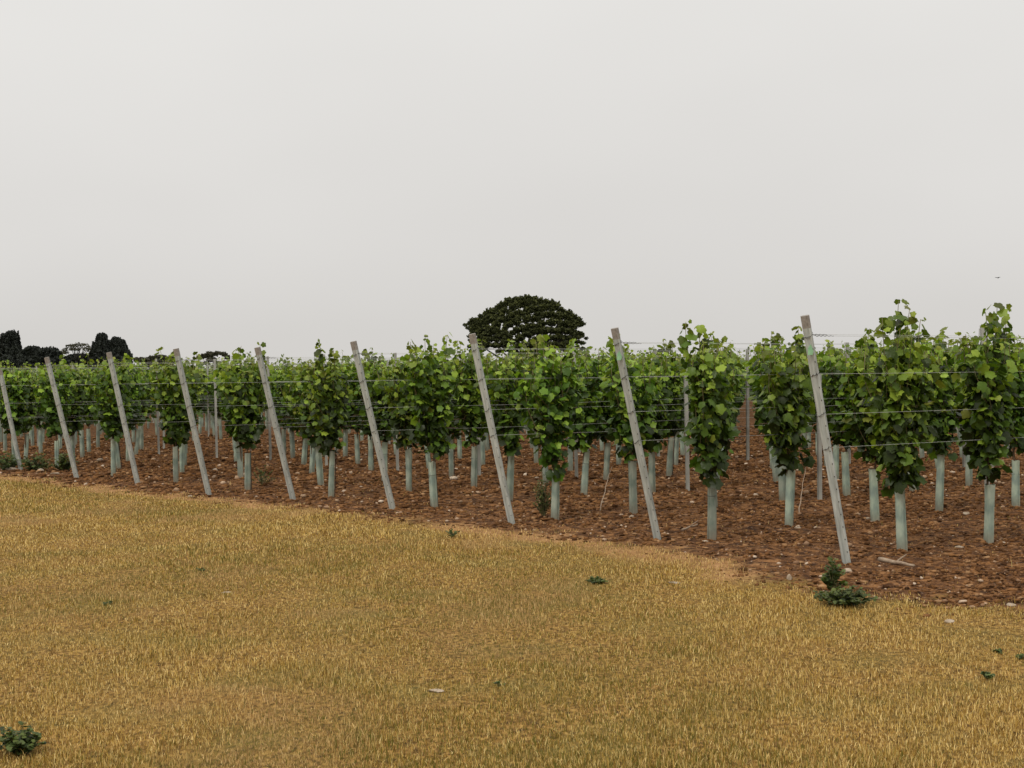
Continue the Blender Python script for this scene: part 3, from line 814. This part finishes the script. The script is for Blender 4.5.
# ------------------------------------------------------------------ weeds
def weed(name, px, size, height, n, label, seed, leafsize=.03, upright=0.0, cat='weed', group='green weeds', wx=1.0):
    r = random.Random(seed); x, y = unproj(*px); P, D, Nn, S, R, Y = [], [], [], [], [], []
    mb = MB()
    ns = max(4, int(n/9))
    for s in range(ns):
        az = r.uniform(0, 6.28); reach = size*math.sqrt(r.random()); hh = height*r.uniform(.45, 1)*(1-.5*(reach/size)**2)
        pts = [Vector((0, 0, -.01)), Vector((math.cos(az)*reach*.5*wx, math.sin(az)*reach*.5, hh*.6)), Vector((math.cos(az)*reach*wx, math.sin(az)*reach, hh))]
        mb.tube(pts, [.0028, .002, .001], 4)
        for q in range(int(1.7*n/ns)):
            t = r.uniform(.25, 1.05); p = pts[0].lerp(pts[1], t*2) if t < .5 else pts[1].lerp(pts[2], t*2-1)
            a2 = r.uniform(0, 6.28)
            P.append(tuple(p)); D.append((math.cos(a2), math.sin(a2), r.uniform(-.2, .7)+upright)); Nn.append((r.gauss(0, .5), r.gauss(0, .5)-.3, 1))
            S.append(leafsize*r.uniform(.45, 1.05)); R.append(r.random()); Y.append(max(0, t-.7)*r.random()*1.5)
    V, Fc, at = leaves(P, D, Nn, S, np.array(R), np.array(Y), T_LOW)
    e = empty(name, (x, y, float(ground_z(x, y)))); tag(e, label, cat, group)
    link('leaves', np_mesh('leaves', V, Fc, M_WEED, at), e); link('stems', mb.mesh('stems', M_CANE), e)
    return e
weed('weed', (846, 604), .22, .13, 800, 'low dark green bushy weed at the grass edge below the rightmost leaning post', 1, .030)
weed('weed', (834, 592), .075, .26, 260, 'dark upright green weed against the foot of the rightmost leaning post', 2, .030, .3)
weed('weed', (18, 752), .10, .14, 420, 'bushy green weed in dry grass at the bottom left corner', 3, .026)
weed('weed', (596, 584), .09, .05, 170, 'small flat green weed in the grass below the second leaning post from right', 4, .022)
weed('weed', (452, 538), .085, .12, 80, 'small dark weed at the grass edge left of the third post from right', 5, .022)
weed('weed', (202, 572), .055, .03, 60, 'tiny flat green weed in the left part of the dry grass', 6, .02)
weed('weed', (110, 607), .05, .03, 55, 'tiny green weed in the dry grass, lower left, above the corner weed', 7, .018)
weed('weed', (989, 675), .06, .035, 80, 'small flat green weed in the grass at the lower right', 8, .02)
weed('weed', (1001, 652), .045, .03, 50, 'smaller green weed just above another weed at the right edge', 9, .018)
weed('weed', (1022, 658), .05, .03, 50, 'tiny green weed cut off by the right edge of the grass', 10, .018)
weed('weed', (500, 688), .03, .03, 20, 'tiny green sprig beside the pale leaf in the middle of the grass', 11, .015)
weed('climbing_weed', (544, 519), .12, .5, 480, 'sparse upright weed against the left side of the tube in the middle row', 12, .022, .5)
weed('dry_weed', (262, 487), .22, .30, 200, 'scrubby weed right of the vine tube by the fourth leaning post from left', 13, .022, .5)
for i, (px, s) in enumerate((((8, 470), .30), ((36, 471), .33), ((64, 471), .25), ((-12, 468), .35))):
    weed('ground_weed', px, s, .34, 520, ('leftmost low green weed clump behind the smallest leaning post', 'low green weed clump just right of the smallest leaning post',
         'low green weed clump around the first tube at the far left', 'low green weed clump cut off by the left edge')[i], 20+i, .045, 0, 'weed', 'low green weeds at the left end of the soil')

# ------------------------------------------------------------------ named stones
def stone(px, s, label, seed, flat=.5, el=1.3, name='stone', mat=None):
    r = np.random.default_rng(seed); x, y = unproj(*px)
    import bmesh
    bm = bmesh.new(); bmesh.ops.create_icosphere(bm, subdivisions=3, radius=1)
    dirs = r.normal(size=(9, 3)); dirs /= np.linalg.norm(dirs, axis=1, keepdims=True); cut = r.uniform(.6, .9, 9)
    for v in bm.verts:
        c = np.array(v.co)
        for dd, cc in zip(dirs, cut):
            k = c @ dd
            if k > cc: c = c-dd*(k-cc)*.9
        v.co = c*np.array([el, 1, flat])*s
    me = bpy.data.meshes.new('stone'); bm.to_mesh(me); bm.free(); me.materials.append(mat or M_STONE)
    o = link(name, me); o.location = (x, y, float(ground_z(x, y))+s*flat*.35); o.rotation_euler = (0, 0, r.uniform(0, 3))
    tag(o, label, 'stone', 'pale stones on the ground')
stone((13, 470), .085, 'large yellowish stone at the foot of the leftmost leaning post', 1, .5, 1.7)
stone((40, 472), .065, 'rounded grey stone right of the leftmost leaning post', 2, .6)
stone((55, 474), .055, 'flat pale stone below the first tube on the far left', 3, .35, 1.6)
stone((-2, 471), .08, 'brownish stone cut off by the left edge of the picture', 4, .4, 1.8)
stone((790, 579), .026, 'pale blocky stone at the soil edge left of the big dark weed', 5, 1.1, .8)
stone((848, 574), .028, 'rounded pale stone right of the foot of the rightmost leaning post', 6, .8)
stone((632, 519), .030, 'rounded stone on the soil left of the second leaning post from right', 7, .8)
stone((967, 515), .040, 'pale yellow stone on the soil between the two rightmost tubes', 8, .6)
stone((950, 622), .025, 'small pale stone in the soil at the lower right', 9, .6)
stone((705, 541), .022, 'white stone touching the foot of the narrow vine tube', 10, .5, 1.6)
stone((868, 520), .022, 'pale stone at the left foot of the third tube in the second row', 11, .7)
stone((798, 531), .022, 'pale stone right of the tube just left of the rightmost leaning post', 12, .5, 1.6)
stone((960, 548), .028, 'flat white stone on soil between the two nearest tubes', 13, .4, 1.5)
stone((1003, 545), .026, 'small white stone right of the tube at the right edge', 14, .5, 1.3)
stone((922, 529), .020, 'small pale stone on soil above and right of the nearest tube', 15, .6)
stone((436, 693), .026, 'pale tan stone lying in the middle of the dry grass', 16, .35, 1.6)
stone((226, 594), .024, 'flat cream stone lying in the left part of the dry grass', 17, .3, 1.8)
stone((674, 584), .028, 'flat straw-coloured stone in the grass below the second post from right', 18, .3, 1.9)
stone((1012, 607), .03, 'pale stone on the soil at the right edge', 19, .5, 1.4)
stone((537, 478), .03, 'tiny white stone on the soil between the middle rows', 20, .6)
stone((100, 461), .05, 'rounded brown stone on the soil between the first two leaning posts', 21, .7)
stone((190, 497), .03, 'reddish stone at the soil edge left of the fourth post from left', 22, .6, 1.5)

# ------------------------------------------------------------------ dry pruned canes
def cane(p0, p1, lift, r0, label, seed, name='dry_cane'):
    a = Vector((*unproj(*p0), .012)); b = Vector((*unproj(*p1), .012)); r = random.Random(seed)
    pts = []
    for q in range(9):
        t = q/8; p = a.lerp(b, t); p.z = r0+.01+lift*t+r.uniform(-.004, .004)
        p.x += r.uniform(-.008, .008); pts.append(p-a)
    mb = MB(); mb.tube(pts, [r0*(1-.5*q/8) for q in range(9)], 7)
    m = MB(); k = pts[4]; m.tube([k, k+Vector((.05, .03, .03)), k+Vector((.09, .02, .06))], [r0*.5, r0*.4, r0*.2], 5)
    e = empty(name, a); link('stick', mb.mesh('stick', M_DRY, True), e); link('side_twig', m.mesh('twig', M_DRY, True), e)
    tag(e, label, 'cane', 'dry canes on the soil')
cane((600, 512), (612, 489), .28, .006, 'long thin dry cane leaning up from soil left of the second post from right', 1)
cane((799, 516), (806, 500), .36, .006, 'long thin dry cane leaning up just left of the rightmost leaning post', 2)
cane((880, 563), (914, 570), .0, .020, 'thick pale stick lying on soil right of the rightmost leaning post', 3)
cane((683, 532), (697, 529), .02, .012, 'short pale curved stick on soil left of the narrow vine tube', 4)

# ------------------------------------------------------------------ trees
def tree(name, px, depth, crowns, mat, label, group, seed, trunk_r=.5, leaf=.5, per=110, cat='tree', limbs=10, surf=.62, fill_trunk=True):
    """crowns: (px x, px y, radius x in px, radius y in px) blobs of the crown, seen from the camera, given a matching depth extent"""
    r = np.random.default_rng(seed); k = depth/FPX
    def wx(x, y):
        c, s = math.cos(ROLL), math.sin(ROLL); dx, dy = x-512, y-HORIZON
        return (dx*c+dy*s)*k, H-(-dx*s+dy*c)*k
    bx, _ = wx(px, HORIZON)
    P, D, Nn, S, R = [], [], [], [], []
    heads = []
    allx = [wx(c[0], c[1])[0] for c in crowns]; cx = (min(allx)+max(allx))/2; half = max(.1, (max(allx)-min(allx))/2)
    for (x, y, rx, ry) in crowns:
        X, Z = wx(x, y); RX, RZ = rx*k, ry*k
        rel = min(1, abs(X-cx)/(half*1.02)); dep = math.sqrt(1-rel*rel)*half*.9
        for yy in ([0] if half < 2.5 else list(np.linspace(-1, 1, 3 if dep < 3 else 5)*dep)):
            n = int(per)
            if n < 1: continue
            v = r.normal(size=(n, 3)); v /= np.linalg.norm(v, axis=1, keepdims=True)
            rad = r.uniform(surf, 1.08, n)[:, None]
            C = np.array([X+r.uniform(-.3, .3)*RX, yy+r.uniform(-.3, .3)*RX, Z-(abs(yy)/max(half, .1))**2*RZ*.25])
            p = C+v*rad*np.array([RX, RX, RZ])
            P.append(p); heads.append(C); boff = r.normal()*.17
            nn = v+r.normal(size=(n, 3))*.6; Nn.append(nn); D.append(np.cross(nn, r.normal(size=(n, 3))))
            S.append(r.uniform(.6, 1.3, n)*leaf); R.append(np.clip(.45+v[:, 2]*.35+r.normal(size=n)*.18+boff+(C[2]-6)*.02, 0, 1))  # clump tops lighter, undersides darker: light and shade put into the leaf colour
    P, D, Nn, S, R = map(np.concatenate, (P, D, Nn, S, R))
    V, Fc, at = leaves(P-np.array([bx, 0, 0]), D, Nn, S, R, np.zeros(len(R)), T_LOW)
    e = empty(name, (bx, depth, 0)); tag(e, label, cat, group)
    link('crown', np_mesh('crown', V, Fc, mat, at), e)
    mb = MB(); zmin = P[:, 2].min(); fork = max(1.2, zmin*.8)
    mb.tube([(0, 0, -.3), (trunk_r*.15, 0, fork*.5), (0, 0, fork)], [trunk_r*1.25, trunk_r, trunk_r*.85], 10)
    o = link('trunk', mb.mesh('trunk', M_TRUNK, True), e)
    rr = random.Random(seed)
    lb = MB()
    for hd in rr.sample(heads, min(limbs, len(heads))):
        t = Vector((hd[0]-bx, hd[1], hd[2])); s = Vector((0, 0, fork-.1)); mid = s.lerp(t, .5)+Vector((0, 0, -.08*(t-s).length+rr.uniform(-.3, .3)))
        lb.tube([s, s.lerp(mid, .5)+Vector((0, 0, .1)), mid, mid.lerp(t, .55), t], [trunk_r*.5, trunk_r*.38, trunk_r*.26, trunk_r*.15, trunk_r*.05], 6)
    link('limbs', lb.mesh('limbs', M_TRUNK, True), e)

rr = random.Random(5)
oak = []
def oak_top(x):
    xs = [464, 470, 482, 496, 508, 520, 532, 545, 556, 566, 578, 586, 590]; ys = [330, 320, 314, 307, 300, 297, 297, 299, 304, 310, 317, 324, 338]
    return float(np.interp(x, xs, ys))
for i in range(120):
    x = 473+108*((i*0.6180339)%1); tp = oak_top(x)+4.0; bt = np.interp(x, [466, 480, 500, 530, 560, 575, 588], [338, 346, 349, 351, 350, 353, 345])
    y = tp+(bt-tp)*((i*0.7548777)%1)+rr.uniform(-1.2, 1.2); wp = rr.uniform(3.5, 8.5)
    for q in range(6):
        u = rr.uniform(-1, 1); oak.append((x+u*wp, y+abs(u)**1.6*2.2+rr.uniform(-.7, .7), rr.uniform(1.3, 3.0), rr.uniform(.7, 1.4)))
    if rr.random() < .15: oak.append((x+rr.uniform(-3, 3), tp-rr.uniform(2.0, 3.2), .7, .8))
for i in range(70):
    x = 470+113*(i+.5)/70; oak.append((x, oak_top(x)+3.0+rr.uniform(-1.1, 1.3), rr.uniform(1.6, 3.0), rr.uniform(.7, 1.2)))
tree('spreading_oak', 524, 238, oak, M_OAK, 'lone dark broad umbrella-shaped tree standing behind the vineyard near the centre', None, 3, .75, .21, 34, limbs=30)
G = 'dark trees on the left horizon'
def blobcrown(seed, prof, n, rx, ry):
    """prof: (x, top) polyline in px"""
    q = random.Random(seed); xs = [p[0] for p in prof]; ys = [p[1] for p in prof]; out = []
    for i in range(n):
        x = q.uniform(xs[0], xs[-1]); t = float(np.interp(x, xs, ys)); y = t+ry+(374-t)*q.random()**.9
        out.append((x, y, q.uniform(.45, .85)*rx, q.uniform(.5, .95)*ry)); x2 = q.uniform(xs[0], xs[-1]); t2 = float(np.interp(x2, xs, ys)); out.append((x2, t2+q.uniform(-.9, 2.0), q.uniform(.18, .45)*rx, q.uniform(.3, 1.0)*ry))
    return out
tree('conifer', 8, 420, blobcrown(1, [(-4, 351), (1, 345), (4, 343), (6, 336), (9, 338), (11, 332.5), (13, 336), (15, 333), (17, 345), (19, 350), (21, 359)], 130, 2.6, 3.2), M_FAR, 'tall dark conifer at the far left edge of the horizon', G, 11, .5, .42, 70, limbs=8)
tree('conifer', -14, 424, blobcrown(2, [(-26, 352), (-20, 345), (-12, 340), (-6, 344), (0, 350)], 90, 3, 3.2), M_FAR, 'dark conifer cut off by the left edge of the picture', G, 12, .5, .45, 80, limbs=8)
tree('bushy_tree', 33, 400, blobcrown(3, [(20, 357), (26, 352), (30, 349), (36, 349), (41, 353)], 80, 3.2, 3), M_FAR, 'low rounded dark tree just right of the tall dark conifer', G, 13, .4, .42, 90, limbs=6)
tree('bushy_tree', 50, 405, blobcrown(4, [(39, 354), (44, 351), (50, 350), (56, 351), (62, 356)], 80, 3.2, 3), M_FAR, 'low flat-topped dark tree between the round bush and the airy tree', G, 14, .4, .42, 90, limbs=6)
air = [(random.Random(40+i).uniform(63, 90), 0, 3, 2) for i in range(40)]
air = [(x, np.interp(x, [62, 68, 76, 86, 91], [350, 344, 341.5, 341.5, 347])+1.5+random.Random(80+i).random()*6.5, 1.7, 1.2) for i, (x, _, _, _) in enumerate(air)]
tree('airy_tree', 77, 390, air, M_FARTHIN, 'airy grey-green tree with sky showing through, between the dark left-hand trees', G, 15, .35, .30, 9, limbs=22)
tree('bushy_tree', 80, 398, blobcrown(5, [(62, 362), (68, 359), (78, 356), (86, 356), (92, 359)], 80, 3, 2.6), M_FAR, 'low dark bush under the airy grey-green tree', G, 16, .35, .4, 80, limbs=5)
tree('poplar', 101, 395, blobcrown(6, [(90, 357), (94, 352), (96, 344), (98, 345), (100, 337), (103, 335), (105, 339), (107, 349), (110, 356)], 130, 2.4, 3), M_FAR, 'tall pointed dark tree, left one of a pair behind the third leaning post', G, 17, .4, .38, 95, limbs=8)
tree('poplar', 117, 398, blobcrown(7, [(107, 351), (110, 343), (113, 344), (117, 338.5), (119, 343), (122, 342), (125, 350), (127, 353), (131, 358)], 130, 2.6, 3), M_FAR, 'rounded dark tree, right one of a pair behind the third leaning post', G, 18, .4, .4, 95, limbs=8)
tree('distant_tree', 215, 380, blobcrown(8, [(198, 358), (203, 355), (211, 353.5), (220, 353.5), (226, 355), (230, 358)], 22, 3, 2.2), M_FARTHIN, 'distant low tree top just above the vines right of the fourth leaning post', G, 19, .35, .35, 45, limbs=8)
tree('distant_tree', 160, 385, blobcrown(9, [(136, 360), (145, 358.5), (160, 357), (172, 358), (180, 360)], 36, 3, 2.2), M_FARTHIN, 'distant low olive tree top above vines left of the fourth leaning post', G, 20, .35, .35, 45, limbs=6)

# ------------------------------------------------------------------ bird
def bird():
    depth = 90; k = depth/FPX; X = (999-512)*k; Z = H+(HORIZON-.0159*487-278)*k
    e = empty('bird', (X, depth, Z)); e.rotation_euler = (0, .15, .6)
    mb = MB(); mb.tube([(-.10, 0, 0), (-.05, 0, .012), (.02, 0, .012), (.07, 0, .01), (.10, 0, .02), (.125, 0, .012)], [.006, .02, .026, .018, .015, .003], 8)
    link('body', mb.mesh('body', M_BIRD, True), e)
    for s in (1, -1):
        w = MB(); pr = [(.04, .015, .015), (.05, .10, .05), (.02, .20, .04), (-.02, .19, .038), (-.02, .09, .045), (-.03, .015, .012)]
        w.add([(x, s*y, z+.004) for x, y, z in pr]+[(x, s*y, z-.003) for x, y, z in pr], [tuple(range(6)), tuple(range(11, 5, -1))]+[(i, (i+1) % 6, 6+(i+1) % 6, 6+i) for i in range(6)])
        link('wing', w.mesh('wing', M_BIRD), e)
    tag(e, 'tiny dark bird flying in the grey sky above the right edge', 'bird')
bird()
bpy.context.view_layer.update()
print('cells', len(cells), 'visible', len(vis), 'line posts', ns_)
